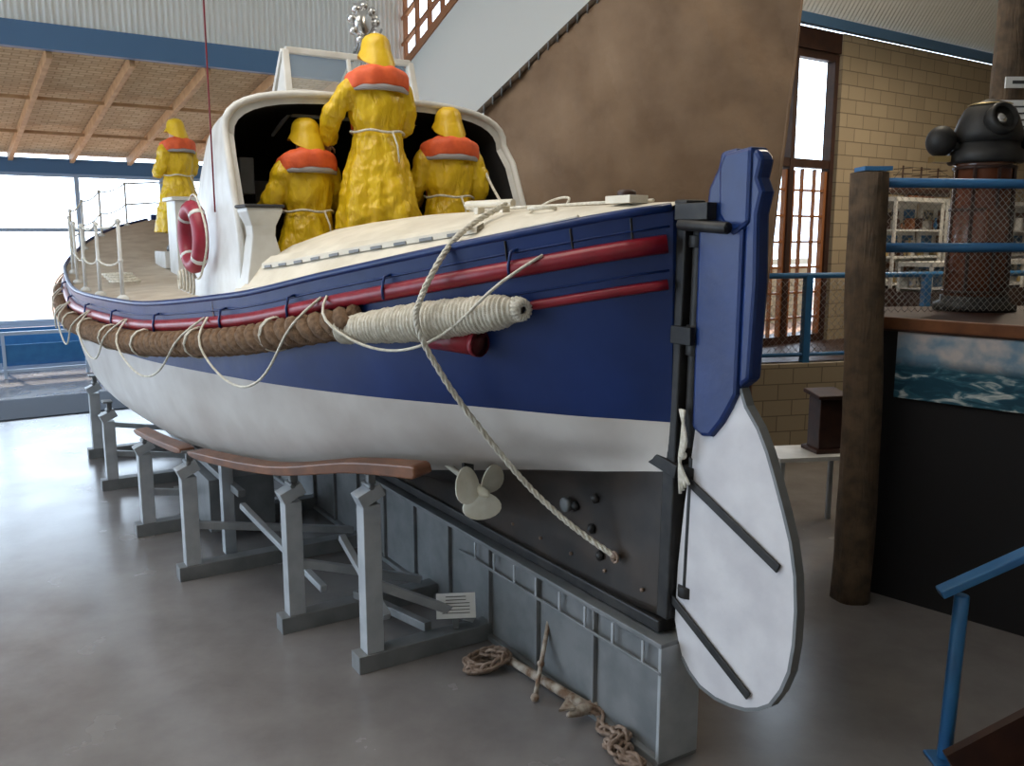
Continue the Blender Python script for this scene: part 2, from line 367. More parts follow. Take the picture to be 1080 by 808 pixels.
# cabin / shelter
mb=MB()
CB=[(3.75,1.30,1.27,3.58,3.86),(4.0,1.30,1.26,3.66,3.94),(4.6,1.29,1.22,3.60,3.93),(5.2,1.28,1.15,3.42,3.74),(5.8,1.24,1.08,3.16,3.42),(6.6,1.15,.95,2.94,3.12),(7.2,1.0,.85,2.72,2.85),(7.5,.9,.8,2.42,2.48)]
rr=[]
def cab(s,inset=0,cut=0):
    wb,wt,zw,zc=interp(CB,s); wb-=inset; wt-=inset; zw-=inset*.6; zc-=inset
    row=[(s-cut*.55,wb,2.2),(s-cut*.4,wb-(wb-wt)*.5,(2.2+zw)/2-.1),(s-cut*.12,wt+.01,zw-.2),(s,wt-.01,zw-.04)]
    for a in frange(0,math.pi/2,9)[1:]:
        e_=.55
        row.append((s,(wt-.01)*math.cos(a)**e_ if a<math.pi/2-.01 else 0,zw-.04+(zc-zw+.04)*math.sin(a)**.8))
    return row+[(x,-y,z) for x,y,z in row[::-1][1:]]
L_=frange(3.95,7.5,26)
for s in L_: rr.append(cab(s,0,max(0,1-(s-3.95)/1.2)))
mb.loft(rr,'white',closed=False,caps=False)
e=rr[-1]; mb.add(e,[tuple(range(len(e)))],'white')
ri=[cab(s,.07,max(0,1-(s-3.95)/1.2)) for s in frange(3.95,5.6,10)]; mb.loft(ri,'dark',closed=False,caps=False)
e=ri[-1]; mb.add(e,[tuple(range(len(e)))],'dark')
mb.loft([rr[0],ri[0]],'white',closed=False,caps=False,smooth=False)
mb.tube([Vector(p)+Vector((-.01,0,0)) for p in rr[0]],.030,'white',8)
mb.obj('cabin_shelter',boat)
mb=MB()
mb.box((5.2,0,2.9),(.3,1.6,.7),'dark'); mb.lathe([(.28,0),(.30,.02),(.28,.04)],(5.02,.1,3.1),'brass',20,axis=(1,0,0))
mb.box((5.0,.6,3.2),(.08,.3,.2),'steel'); mb.box((5.0,-.5,3.2),(.08,.35,.25),'white')
mb.tube([(4.3,-.9,3.0),(4.9,-.95,3.05)],.03,'white',8); mb.box((4.6,.98,3.3),(.5,.12,.3),'steel')
mb.obj('cabin_interior_fittings',boat,bevel=.01)
mb=MB()
A=[(4.62,.50,3.86),(4.62,-.74,3.86),(4.78,-.72,4.42),(4.78,.48,4.42)]
for i in range(4): mb.bar(A[i],A[(i+1)%4],.06,.055,'white')
mb.bar((4.62,-.1,3.9),(4.78,-.1,4.42),.035,.04,'white'); mb.bar((4.67,.50,4.06),(4.67,-.72,4.06),.035,.04,'white')
for y in (.50,-.74): mb.bar((4.78,y,4.42),(5.3,y,3.8),.04,.05,'white')
mb.poly([(4.62,.52,3.84),(4.76,.5,4.36),(5.0,.52,3.9),(5.05,.54,3.7)],.03,'white')
mb.obj('windscreen_frame',boat,bevel=.008)
mb=MB(); mb.add(A,[(0,1,2,3)],'glass'); mb.obj('windscreen_glass',boat)
mb=MB()
T=Vector((6.3,-1.02,5.16))
mb.tube([(5.6,-.1,3.5),T],.05,'chrome',10); mb.tube([(5.9,-.1,3.3),T+Vector((0,.05,-.1))],.022,'chrome',8); mb.tube([(6.6,-.6,3.0),T],.022,'chrome',8)
for g in (-1,1): mb.tube([(5.62,-.1+g*.1,3.55),T+Vector((0,g*.1,-.1))],.014,'chrome',6)
for i in range(14):
    k=i/14; p=Vector((5.62,-.20,3.55)).lerp(T+Vector((0,-.1,-.1)),k); q=Vector((5.62,.0,3.55)).lerp(T+Vector((0,.1,-.1)),(i+1)/14); mb.tube([p,q],.010,'chrome',5)
c=T+Vector((-.08,.14,-.08))
mb.lathe([(.05,-.06),(.13,-.05),(.15,0),(.13,.05),(.05,.06)],c,'chrome',16,axis=(1,.6,0))
for i in range(9):
    a=i*2*math.pi/9; d=Vector((-.3*math.sin(a)*.5,math.sin(a)*.85,math.cos(a))); mb.ball(c+d*.18,.05,'chrome',6)
mb.ball(T,.07,'chrome',8)
mb.obj('signal_mast',boat)
# life ring
mb=MB(); c0=Vector((4.55,1.40,2.80)); ya=math.radians(2); ex=Vector((math.cos(ya),math.sin(ya),0)); ey=Vector((-math.sin(ya),math.cos(ya),0))
def RP_(r,a,o=0): return c0+ex*(r*math.cos(a))+Vector((0,0,r*math.sin(a)))+ey*o
mb.tube([RP_(.235,a) for a in frange(0,2*math.pi,48)[:-1]],.066,'ring',12,loop=True,up=(0,1,0))
for i in range(4):
    a0=math.pi/4+i*math.pi/2; mb.tube([RP_(.235,a0+j) for j in (-.07,-.02,.02,.07)],.069,'white',12,up=(0,1,0))
mb.tube([RP_(.325-.02*math.cos(4*a-math.pi),a,-.02) for a in frange(0,2*math.pi,60)],.009,'wrope',6)
mb.bar(c0+Vector((0,-.1,.2)),c0+Vector((0,-.02,.2)),.05,.05,'white')
for i in range(5):
    P=[c0+Vector((.1+.03*i+.04*math.cos(a),.02*i,-.36+.12*math.sin(a)*(1-.1*i))) for a in frange(0,6.28,14)]; mb.tube(P,.012,'wrope',6)
mb.obj('life_ring',boat)
mb=MB(); tops=[]
for g in (1,-1):
    row=[]
    for s in (5.6,6.6,7.6,8.6,9.6,10.6,11.6,12.6,13.4):
        b,sh=sheer(s); p=Vector((s,g*(b-.10),sh)); q=p+Vector((0,0,.72)); mb.tube([p,q],.017,'white',8); mb.ball(q,.028,'white',6); mb.ball(p+Vector((0,0,.37)),.024,'white',6)
        mb.lathe([(.06,0),(.05,.04),(.025,.06)],p,'white',10); row.append(q)
    tops.append(row)
for h in (0,.35):
    for row in tops:
        P=[]
        for a,b in zip(row[:-1],row[1:]):
            for k in frange(0,1,5)[:-1]: P.append(a.lerp(b,k)-Vector((0,0,h+.05*4*k*(1-k))))
        P.append(row[-1]-Vector((0,0,h))); mb.tube(P,.010,'wrope',6)
    mb.tube([tops[0][-1]-Vector((0,0,h)),(13.75,0,3.75-h),tops[1][-1]-Vector((0,0,h))],.014,'white',6)
mb.obj('guard_rail_stanchions',boat)
mb=MB(); mb.box((8.75,.42,2.75),(.5,.62,1.0),'white'); mb.box((8.75,.42,3.27),(.58,.70,.05),'white'); mb.box((8.48,.42,2.8),(.03,.4,.7),'cream')
mb.lathe([(.16,0),(.1,.08),(.08,.3),(.14,.38),(.12,.44)],(11.3,0,2.62),'steel',16); mb.box((12.3,0,2.85),(.5,.14,.1),'wood'); mb.box((9.6,.44,2.50),(.7,.6,.22),'white')
for j in range(4):
    mb.tube([(7.9+.18*j+ .16*math.cos(a),1.45+.16*math.sin(a),2.30+.02*j) for a in frange(0,6.28,16)],.018,'wrope',6)
mb.obj('foredeck_gear',boat,bevel=.015)
mb=MB(); base=[]
for s in frange(1.72,11.5,270):
    z=sheer(s)[1]-.30; base.append(Vector((s,side_t(s,z)+.085,z)))
L=0; acc=[0]
for a,b in zip(base[:-1],base[1:]): L+=(b-a).length; acc.append(L)
for k in range(3):
    P=[]
    for p,l,i in zip(base,acc,range(len(base))):
        t=(base[min(i+1,len(base)-1)]-base[max(i-1,0)]).normalized(); u=Vector((0,0,1)); b=t.cross(u).normalized(); a=l/.34*2*math.pi+k*2*math.pi/3
        P.append(p+u*(.056*math.cos(a))+b*(.056*math.sin(a)))
    mb.tube(P,.049,'rope',8)
for s in frange(2.4,11.2,9):
    z=sheer(s)[1]-.30; c=Vector((s,side_t(s,z)+.085,z)); mb.tube([c+Vector((.008*i/3,.112*math.cos(a),.112*math.sin(a))) for i,a in enumerate(frange(0,6.28*2,24))],.007,'wrope',5)
mb.obj('coir_rope_fender',boat)
mb=MB(); P=[];R=[]
N=240
for i,s in enumerate(frange(.70,1.80,N)):
    z=interp([(.70,2.43),(1.2,2.345),(1.80,2.255)],s)[0]
    P.append(Vector((s,side_t(s,z)+.10,z))); k=i/N
    env=min(1,math.sqrt(max(k,0.001)/.06)) if k<.06 else 1
    R.append((.080+.024*math.sin(math.pi*min(1,k*1.1)))*max(env,.72)+.006*math.sin(i*1.35)+.003*math.sin(i*.31))
mb.tube(P,R,'wrope',16)
for j in range(16):
    a=j*2*math.pi/16; c=P[0]; mb.tube([c+Vector((.03,.06*math.cos(a),.06*math.sin(a))),c+Vector((-.035,.05*math.cos(a),.05*math.sin(a))),c+Vector((-.045,.02*math.cos(a),.02*math.sin(a)))],.011,'wrope',5)
mb.obj('wrapped_rope_fender',boat)
mb=MB()
for sa,sb,sag in ((.60,1.95,.40),(2.0,3.3,.52),(3.35,4.9,.45),(4.95,6.4,.4),(6.45,7.9,.4),(7.95,9.3,.4),(9.4,10.7,.4)):
    P=[]
    for k in frange(0,1,26):
        s=sa+(sb-sa)*k; z0=sheer(sa)[1]*(1-k)+sheer(sb)[1]*k-.12; z=z0-sag*4*k*(1-k)
        d=z0-z; out=.05+.17*min(1,max(0,d)/.1)
        P.append(Vector((s,side_t(s,z)+out*.95,z)))
    for _ in range(4): P=[P[0]]+[(P[i-1]+P[i]*2+P[i+1])/4 for i in range(1,len(P)-1)]+[P[-1]]
    mb.tube(P,.0085,'wrope',6)
mb.obj('lifeline_loops',boat)
def bez(pts,n=60):
    pts=[Vector(p) for p in pts]; out=[]; m=len(pts)-1
    for i in range(n+1):
        x=m*i/n; k=min(int(x),m-1); t=x-k; p0=pts[max(k-1,0)];p1=pts[k];p2=pts[k+1];p3=pts[min(k+2,m)]
        out.append(.5*((2*p1)+(p2-p0)*t+(2*p0-5*p1+4*p2-p3)*t*t+(3*p1-p0-3*p2+p3)*t**3))
    return out
mb=MB()
RP=bez([(1.22,.40,2.985),(1.15,.66,2.87),(1.10,.84,2.74),(1.09,1.00,2.5),(1.09,1.03,2.32),(1.07,.86,2.0),(1.02,.62,1.66),(.93,.41,1.38),(.77,.23,1.17),(.56,.09,1.03)],150)
for k in range(3):
    P=[]
    for i,p in enumerate(RP):
        t=(RP[min(i+1,150)]-RP[max(i-1,0)]).normalized(); u=Vector((0,1,0)); u=(u-t*u.dot(t)).normalized(); b=t.cross(u); a=i*.9+k*2.094
        P.append(p+u*(.009*math.cos(a))+b*(.009*math.sin(a)))
    mb.tube(P,.0095,'wrope',6)
mb.tube([Vector((.55,.09,1.03))+Vector((.03*math.cos(a),.01,.03*math.sin(a))) for a in frange(0,6.28,12)],.008,'rust',6); mb.ball((.56,.09,1.03),.024,'rust',8)
mb.obj('hanging_mooring_rope',boat)
mb=MB(); mb.tube(bez([(4.0,-1.0,3.6),(3.7,-.95,3.3),(3.2,-.8,3.02),(2.6,-.3,2.99),(2.2,.1,2.99),(1.9,.2,2.99)],40),.012,'wrope',6)
mb.tube(bez([(2.6,-.6,2.95),(2.3,-.65,3.06),(2.0,-.6,3.07),(1.8,-.4,2.97)],20),.009,'wrope',6)
mb.obj('deck_line',boat)
mb=MB()
c=Vector((.93,.74,2.235)); d=Vector((.9,.25,.02)).normalized()
mb.lathe([(.066,0),(.066,.4),(.05,.4),(.048,.02),(.066,0)],c,'red',20,axis=d); mb.lathe([(.05,.06),(.001,.061)],c,'black',20,axis=d); mb.lathe([(.073,.0),(.073,.03),(.06,.03),(.06,0),(.073,0)],c,'red',20,axis=d)
mb.obj('exhaust_pipe',boat)
mb=MB()
P=bez([(1.40,.88,1.45),(2.0,1.06,1.37),(2.9,1.34,1.19),(4.2,1.66,1.10),(5.4,1.80,1.05)],80)
def piece(i0,i1):
    rings=[]
    for i in range(i0,i1+1):
        p=P[i]; e_=min(i-i0,i1-i); w=.056*(1-.38*i/80)*(.5 if e_<1 else .85 if e_<2 else 1)
        rings.append([p+Vector((0,a*.09,b*w)) for a,b in ((-.9,-.6),(.4,-1),(.5,.5),(-.8,.9))])
    mb.loft(rings,'wood',smooth=False)
piece(0,57); piece(59,80)
mb.obj('bilge_rail',boat,bevel=.01)
mb=MB(); c=Vector((1.44,.45,1.25))
mb.lathe([(.005,-.10),(.028,-.07),(.034,0),(.03,.08)],c,'prop',14,axis=(1,0,.1)); mb.tube([c,(2.2,.44,1.36)],.02,'prop',8)
mb.bar(c+Vector((.16,0,.02)),c+Vector((.16,0,.28)),.03,.07,'black')
for i in range(3):
    a=i*2*math.pi/3-1.65; r=Vector((0,math.cos(a),math.sin(a))); t=Vector((0,-math.sin(a),math.cos(a)))
    ring=[]
    for j in range(20):
        q=j*2*math.pi/20; ring.append(c+r*(.10+.09*math.cos(q))+t*(.098*math.sin(q)*(1.1+.2*math.cos(q)))+Vector((.05*math.sin(q),0,0)))
    mb.poly(ring,.012,'prop',axis=(1,0,0))
mb.obj('propeller',boat)
mb=MB()
for s,z in ((.95,1.22),(.8,1.12),(.75,1.32),(.72,.98)): mb.lathe([(.03,0),(.03,.02),(.01,.035)],(s,side_t(s,z),z),'black',10,axis=(0,1,0))
mb.lathe([(.02,0),(.045,0),(.045,.03),(.02,.03)],(1.0,.10,1.22),'steel',12,axis=(0,1,0))
for s in frange(.35,3.0,8): mb.lathe([(.012,0),(.012,.012)],(s,.06,.90),'rust',8,axis=(0,1,0))
mb.obj('skin_fittings',boat)
# ------- rudder
mb=MB()
head=[(.03,1.86),(-.04,1.83),(-.10,1.84),(-.17,1.92),(-.22,2.0),(-.26,2.07),(-.262,2.5),(-.262,3.1),(-.20,3.20),(-.10,3.19),(-.085,3.12),(-.03,3.03),(-.02,2.95),(.03,2.88),(.03,2.4)]
mb.poly([(a,0,b) for a,b in head],.10,'blue')
mb.poly([(a,0,b) for a,b in [(-.262,2.10),(-.33,2.15),(-.345,2.6),(-.335,2.9),(-.36,3.0),(-.33,3.06),(-.35,3.14),(-.31,3.19),(-.262,3.17)]],.09,'blue')
mb.poly([(a,0,b) for a,b in [(-.11,2.90),(-.10,3.12),(-.13,3.18),(-.30,3.20),(-.30,2.86),(-.2,2.8)]],.12,'blue')
mb.obj('rudder_head',boat,bevel=.02)
mb=MB()
blade=[(-.262,2.10),(-.30,2.02),(-.38,1.93),(-.44,1.83),(-.49,1.72),(-.55,1.58),(-.60,1.45),(-.635,1.3),(-.65,1.14),(-.648,.98),(-.63,.84),(-.59,.73),(-.53,.63),(-.46,.575),(-.38,.535),(-.28,.51),(-.18,.50),(-.07,.515),(.01,.56),(.07,.62),(.105,.70),(.135,.80),(.125,1.1),(.09,1.45),(.06,1.65),(.03,1.86),(-.04,1.83),(-.10,1.84),(-.17,1.92),(-.22,2.0)]
mb.poly([(a,0,b) for a,b in blade],.046,'blade')
mb.obj('rudder_blade',boat,bevel=.008)
mb=MB()
rb=[]
for i in range(0,20):
    x,z=blade[i]; x2,z2=blade[i+1]; x0,z0=blade[max(i-1,0)]; t=Vector((x2-x0,0,z2-z0)).normalized(); nrm=Vector((t.z,0,-t.x))
    if nrm.x*(x+.25)+nrm.z*(z-1.2)<0: nrm=-nrm
    p=Vector((x,0,z)); rb.append([p+nrm*-.010+Vector((0,-.026,0)),p+nrm*.008+Vector((0,-.026,0)),p+nrm*.008+Vector((0,.026,0)),p+nrm*-.010+Vector((0,.026,0))])
mb.loft(rb,'steel',smooth=False)
mb.obj('rudder_edge_band',boat)
mb=MB()
for g in (1,-1):
    mb.bar((.16,g*.035,1.63),(-.55,g*.035,1.31),.014,.045,'black'); mb.bar((.24,g*.035,.97),(-.41,g*.035,.62),.014,.045,'black')
    mb.bar((.36,g*.07,1.68),(.1,g*.06,1.62),.04,.07,'black'); mb.bar((.3,g*.06,2.32),(.02,g*.07,2.32),.03,.09,'black')
mb.tube([(.07,0,1.0),(.05,0,1.7)],.028,'black',8); mb.tube([(.075,0,1.75),(.055,0,2.96)],.038,'black',10)
for z in (.98,1.62,2.25,2.34,2.78,2.9): mb.lathe([(.05,-.03),(.05,.03)],(.07,0,z),'black',12)
mb.tube([(.1,.10,2.86),(-.22,.10,2.84)],.028,'black',8); mb.box((.02,0,2.92),(.22,.22,.08),'black')
mb.obj('rudder_gudgeons',boat,bevel=.004)
mb=MB()
for j in range(4): mb.tube(bez([(.06+.01*j,.07,1.95),(.05-.01*j,.09,1.8),(.07,.08,1.68),(.02*j,.08,1.58-.02*j)],12),.009,'wrope',5)
mb.ball((.05,.08,1.72),.022,'wrope',6); mb.obj('rudder_lanyard',boat)
# ------------------------------------------------------------ CRADLE
cr=empty('steel_boat_cradle',(OX,OY,0),(0,0,ANG))
mb=MB(); c0_=.10; LC=13.0
mb.box((c0_+LC/2,0,.685),(LC,.28,.03),'steel'); mb.box((c0_+LC/2,0,.02),(LC,.28,.04),'steel')
for y in (.09,-.09): mb.box((c0_+LC/2,y,.35),(LC,.02,.64),'steel')
mb.box((c0_+.01,0,.35),(.025,.28,.66),'steelw')
for i in range(1,22): mb.box((c0_+i*.6,0,.35),(.02,.26,.64),'steel')
for i in range(8): 
    for y in (.135,-.135): mb.box((c0_+.15+i*.26,y,.60),(.02,.012,.13),'steelw')
for y in (.138,-.138): mb.box((c0_+1.1,y,.535),(2.2,.012,.02),'steel')
posts=[(1.96,.98,1.24),(2.80,1.22,1.08),(4.2,1.63,.99),(5.55,1.74,.91),(7.4,1.80,.9),(9.08,1.74,.96)]
for s,t,zt in posts:
    for g in (1,-1):
        mb.box((s,g*(t+.12+.1)/2,.06),(.14,t+.12-.1,.12),'steel'); 
        mb.box((s,g*t,(zt-.12)/2+.06),(.120,.120,zt-.12-.12),'steelw')
        mb.bar((s,g*(t-.05),zt*.45),(s,g*.22,.16),.06,.06,'steelw')
        R=Matrix.Rotation(math.radians(-25*g),3,'X')
        mb.box((s,g*(t+.0),zt-.06),(.13,.17,.09),'steelw',R)
        mb.lathe([(.02,-.07),(.02,.07)],(s,g*(t+.0),zt+.0),'steel',10,axis=(1,0,0)); mb.box((s,g*(t-.02),zt+.05),(.05,.05,.10),'steel'); mb.box((s,g*(t-.0),zt+.10),(.16,.10,.02),'steel')
mb.box((4.5,1.25,.45),(.1,.1,.8),'steelw')
mb.bar((2.0,.55,.16),(2.8,.75,.16),.06,.06,'steel'); mb.bar((4.2,1.2,.65),(9,1.2,.65),.06,.06,'steel'); mb.bar((2.0,.85,.3),(2.8,.85,.62),.05,.05,'steelw'); mb.bar((2.8,1.0,.25),(4.2,1.2,.55),.05,.05,'steelw')
mb.box((5.4,1.0,.35),(.9,.6,.5),'steel')
mb.obj('cradle_frame',cr,bevel=.005)
# ------------------------------------------------------------ MANNEQUINS
cl=bpy.data.textures.new('fold_clouds','CLOUDS'); cl.noise_scale=.15; cl.noise_depth=2
def hand(mb,p,d,side):
    d=Vector(d).normalized(); up=Vector((0,0,1)); x=d.cross(up).normalized(); u=x.cross(d)
    p=Vector(p)
    mb.loft([[p+d*h+x*(w*math.cos(a))+u*(.016*k*math.sin(a)) for a in frange(0,2*math.pi,10)[:-1]] for h,w,k in ((-.06,.028,1.3),(0,.03,1.2),(.04,.042,1.1),(.08,.042,.9),(.095,.036,.6))],'skin')
    for i,L in enumerate((.065,.075,.07,.055)):
        o=p+d*.085+x*(-.031+.0205*i)
        mb.tube([o,o+d*L*.4-u*.004,o+d*L*.7-u*.02,o+d*L*.75-u*.045],[.0095,.009,.0085,.006],'skin',7)
    o=p+d*.02+x*(-.035*side); mb.tube([o,o+d*.03-x*(.03*side),o+d*.06-x*(.035*side)-u*.01],[.012,.011,.008],'skin',7)
def mannequin(s,t,z0,H=1.75,la=None,ra=None,turn=0,name='mannequin_in_oilskins',seed=0):
    w=BW(s,t,z0); e=empty(name,w,(0,0,ANG-math.pi/2+turn)); k=H/1.75; e.scale=(k,k,k)
    mb=MB(); rings=[]
    prof=[(.26,.37,.30,0),(.45,.34,.275,0),(.7,.285,.23,0),(.9,.235,.19,0),(1.02,.195,.155,0),(1.06,.19,.15,0),(1.14,.22,.17,0),(1.28,.24,.175,0),(1.38,.24,.155,0),(1.44,.20,.125,0),(1.49,.12,.10,0),(1.54,.08,.08,0.0)]
    for z in frange(.26,1.54,40):
        rx,ry,cy=interp(prof,z); f=max(0,(1.0-z)/.7); g_=math.exp(-((z-1.05)/.09)**2); ring=[]
        for j in range(60):
            a=j*2*math.pi/60; m=1+f*.10*math.sin(5*a+1.3+seed+.5*z)+f*.06*math.sin(9*a+z*1.5+seed)+(.015+.03*g_)*math.sin(13*a+seed+2*z)*(.4+f+g_)
            ring.append((rx*m*math.cos(a),ry*m*math.sin(a)+cy,z))
        rings.append(ring)
    mb.loft(rings,'yellow')
    la=la or [(-.22,0,1.38),(-.29,.02,1.14),(-.2,.26,1.08)]; ra=ra or [(.22,0,1.38),(.29,.02,1.14),(.2,.26,1.08)]
    for arm in (la,ra):
        a,b,c=[Vector(q) for q in arm]; a0=Vector((a.x*.45,a.y,a.z-.01))
        P=bez([a0,a,b,c],24)
        R=[interp([(0,.07),(8,.100),(16,.082),(24,.078)],i)[0]+.004*math.sin(i*2.1) for i in range(25)]
        mb.tube(P,R,'yellow',14)
    o=mb.obj('oilskin_coat',e)
    r=o.modifiers.new('remesh','REMESH'); r.mode='VOXEL'; r.voxel_size=.012; r.use_smooth_shade=True
    sm=o.modifiers.new('smooth','SMOOTH'); sm.iterations=3; sm.factor=.5
    d=o.modifiers.new('folds','DISPLACE'); d.texture=cl; d.strength=.055; d.mid_level=.5
    mb=MB()
    for g in (-1,1):
        mb.tube([(g*.09,0,.85),(g*.10,.01,.5),(g*.105,0,.14)],[.10,.08,.07],'yellow',14)
        mb.loft([[(g*.105+w*math.cos(a),y+l*math.sin(a),z) for a in frange(0,2*math.pi,16)[:-1]] for z,w,l,y in ((0,.05,.14,.05),(.03,.052,.142,.05),(.07,.048,.13,.045),(.11,.05,.085,.01),(.2,.062,.065,0),(.3,.078,.08,0))],'boot')
    mb.obj('legs_and_boots',e)
    mb=MB(); rings=[]
    for z,rx,ry,cy in ((1.46,.055,.06,.0),(1.53,.052,.058,.01),(1.555,.05,.07,.03),(1.575,.058,.088,.025),(1.61,.068,.096,.015),(1.65,.073,.1,.008),(1.69,.077,.102,.003),(1.73,.074,.098,0),(1.765,.06,.08,-.003),(1.785,.035,.045,-.005)):
        rings.append([(rx*math.cos(a),cy+ry*math.sin(a),z) for a in frange(0,2*math.pi,24)[:-1]])
    mb.loft(rings,'skin')
    mb.tube([(0,.103,1.685),(0,.118,1.655),(0,.128,1.635),(0,.108,1.625)],[.008,.011,.015,.009],'skin',8)
    for g in (-1,1):
        mb.ball((g*.078,0,1.655),(.012,.022,.034),'skin',8); mb.ball((g*.03,.096,1.675),(.014,.01,.008),'white',8); mb.ball((g*.03,.104,1.675),(.006,.004,.006),'hair',6)
        mb.tube([(g*.045,.098,1.697),(g*.02,.104,1.70)],.005,'hair',6)
    mb.tube([(-.024,.105,1.595),(0,.113,1.593),(.024,.105,1.595)],[.004,.008,.004],'red',8)
    hand(mb,Vector(la[2])+ (Vector(la[2])-Vector(la[1])).normalized()*.03,Vector(la[2])-Vector(la[1]),-1)
    hand(mb,Vector(ra[2])+ (Vector(ra[2])-Vector(ra[1])).normalized()*.03,Vector(ra[2])-Vector(ra[1]),1)
    mb.obj('head_and_hands',e)
    mb=MB(); rings=[]
    DM=[(1.825,.02,0),(1.822,.05,0),(1.805,.085,0),(1.775,.110,0),(1.735,.121,0),(1.70,.125,0),(1.69,.132,.15),(1.672,.145,.6),(1.655,.156,1),(1.648,.157,1),(1.668,.135,.6),(1.69,.116,.1),(1.76,.1,0)]
    for h,r,br in DM:
        ring=[]
        for j in range(40):
            a=j*2*math.pi/40; back=max(0,-math.sin(a))**.7; rr_=r*(1+.018*math.sin(6*a+h*20)+.01*math.sin(11*a)); ring.append((rr_*math.cos(a)*.95,rr_*math.sin(a)*1.06-.005-.02*back*br,h-br*(.01+.10*back)))
        rings.append(ring)
    mb.loft(rings,'hat',caps=False)
    mb.add(rings[0],[tuple(range(40))],'hat')
    mb.obj('souwester_hat',e)
    mb=MB(); rings=[]
    N=44
    for i in range(N+1):
        a=math.radians(90+32)+math.radians(296)*i/N
        c=Vector((.210*math.cos(a),.135*math.sin(a)-.02,1.470+.025*max(0,-math.sin(a))-.022*abs(math.cos(a))**2-.06*max(0,math.sin(a))))
        out=Vector((math.cos(a),math.sin(a),0)); ring=[]
        for j in range(18):
            q=j*2*math.pi/18; cc,s_=math.cos(q),math.sin(q)
            sx=math.copysign(abs(cc)**.5,cc); sy=math.copysign(abs(s_)**.5,s_)
            wob=1+.06*math.sin(i*1.1+seed)
            ring.append(c+out*(.064*sx*wob)+Vector((0,0,1))*(.074*sy*wob-.03*sx))
        rings.append(ring)
    mb.loft(rings,'orange')
    for g in (-1,1):
        mb.loft([[Vector((g*.085+.065*math.cos(q),y+.035*math.sin(q),z)) for q in frange(0,2*math.pi,12)[:-1]] for z,y in ((1.42,.14),(1.3,.205),(1.15,.21),(1.05,.20))],'orange')
    mb.obj('life_jacket',e)
    mb=MB()
    P=[(.262*math.cos(a),.205*math.sin(a),1.375+.01*math.sin(-a)) for a in frange(math.pi*1.03,math.pi*1.97,20)]; mb.tube(P,.026,'grey',8,sq=.5)
    P=[(.224*math.cos(a),.190*math.sin(a),1.045+.008*math.sin(5*a)) for a in frange(0,2*math.pi,40)]; mb.tube(P,.010,'wrope',6)
    mb.tube([(.05,-.190,1.04),(.08,-.215,.93),(.075,-.25,.80)],.008,'wrope',6)
    mb.obj('belt_rope',e)
    return e
mannequin(3.78,.06,2.60,1.74,la=[(-.22,0,1.37),(-.36,.04,1.18),(-.34,.24,.98)],ra=[(.22,0,1.37),(.27,.06,1.13),(.2,.3,1.1)])
mannequin(4.05,.58,2.005,1.68,la=[(-.22,0,1.37),(-.31,.06,1.12),(-.27,.3,1.05)],ra=[(.22,0,1.37),(.30,.06,1.14),(.26,.3,1.12)],turn=.2,seed=2)
mannequin(3.9,-.66,2.12,1.72,la=[(-.22,0,1.37),(-.31,.02,1.12),(-.25,.25,1.02)],ra=[(.22,0,1.37),(.29,-.02,1.12),(.22,.22,1.02)],turn=-.15,seed=4)
mannequin(9.6,.44,2.61,1.68,turn=.5,la=[(-.21,0,1.38),(-.27,.02,1.14),(-.15,.24,1.1)],ra=[(.21,0,1.38),(.26,.02,1.14),(.15,.24,1.1)],seed=1)
mb=MB(); mb.box((3.9,-.66,2.06),(.4,.4,.11),'wood'); mb.obj('cockpit_step',boat)
mb=MB(); a=BW(4.30,1.27,3.0); mb.tube([a,(a.x,a.y,7.58)],.007,'red',6); mb.obj('hanging_red_cord')
# ------------------------------------------------------------ ROOM
W=Vector((.822,.57,0)).normalized(); NO=Vector((-W.y,W.x,0)); WA=math.atan2(W.y,W.x)
mb=MB(); mb.add([(-20,-8,0),(22,-8,0),(22,34,0),(-20,34,0)],[(0,1,2,3)],'floor'); mb.obj('floor',fixn=False)
W0=Vector((-10.8,18.4,0)); B0=Vector((-7.3,13.2,0)); D0=Vector((4.07,13,0))
def local(name,o,ang=WA): return empty(name,o,(0,0,ang))
mb=MB(); mb.add([(-40,.1,.012),(40,.1,.012),(40,60,.012),(-40,60,.012)],[(0,1,2,3)],'sand'); mb.obj('ground_outside',None,W0,(0,0,WA),fixn=False)
e=local('window_1',W0); mb=MB()
for k in [-7+1.75*i for i in range(12)]:
    mb.box((k,0,2.1),(.09,.08,4.1),'alum')
for z in (.06,.95,1.02,2.95,4.1): mb.box((3,0,z),(20,.09,.08),'alum')
mb.obj('window_frames',e)
mb=MB(); mb.box((3,.0,.5),(20,.05,.8),'rail'); mb.obj('window_dado_panel',e)
mb=MB(); mb.box((3,0,4.28),(20,.2,.3),'beam'); mb.obj('trim_1',None,W0,(0,0,WA))
e=local('low_barrier_rail',W0-NO*1.2); mb=MB()
for k in (-3,-1.5,0,1.5,3): mb.box((k,0,.45),(.06,.06,.9),'alum')
mb.box((0,0,.9),(6.1,.08,.07),'alum'); mb.box((0,0,.5),(6.1,.03,.35),'rail'); mb.box((0,0,.15),(6.1,.04,.05),'alum'); mb.obj('barrier',e)
mb=MB(); dist=(W0-B0).dot(NO)
RISE=1.05
mb.box((3,-dist/2,4.45+RISE/2+.12),(22,math.hypot(dist,RISE)+.3,.04),'straw',Matrix.Rotation(-math.atan2(RISE,dist),3,'X'))
mb.obj('ceiling_annex',None,W0,(0,0,WA))
mb=MB()
for k in frange(-7.5,12,17): mb.bar((k,0,4.42),(k,-dist,4.42+RISE),.08,.17,'pine')
for q in (.33,.66): mb.box((3,-dist*q,4.40+RISE*q),(20,.05,.06),'pine')
mb.obj('ceiling_rafters',None,W0,(0,0,WA))
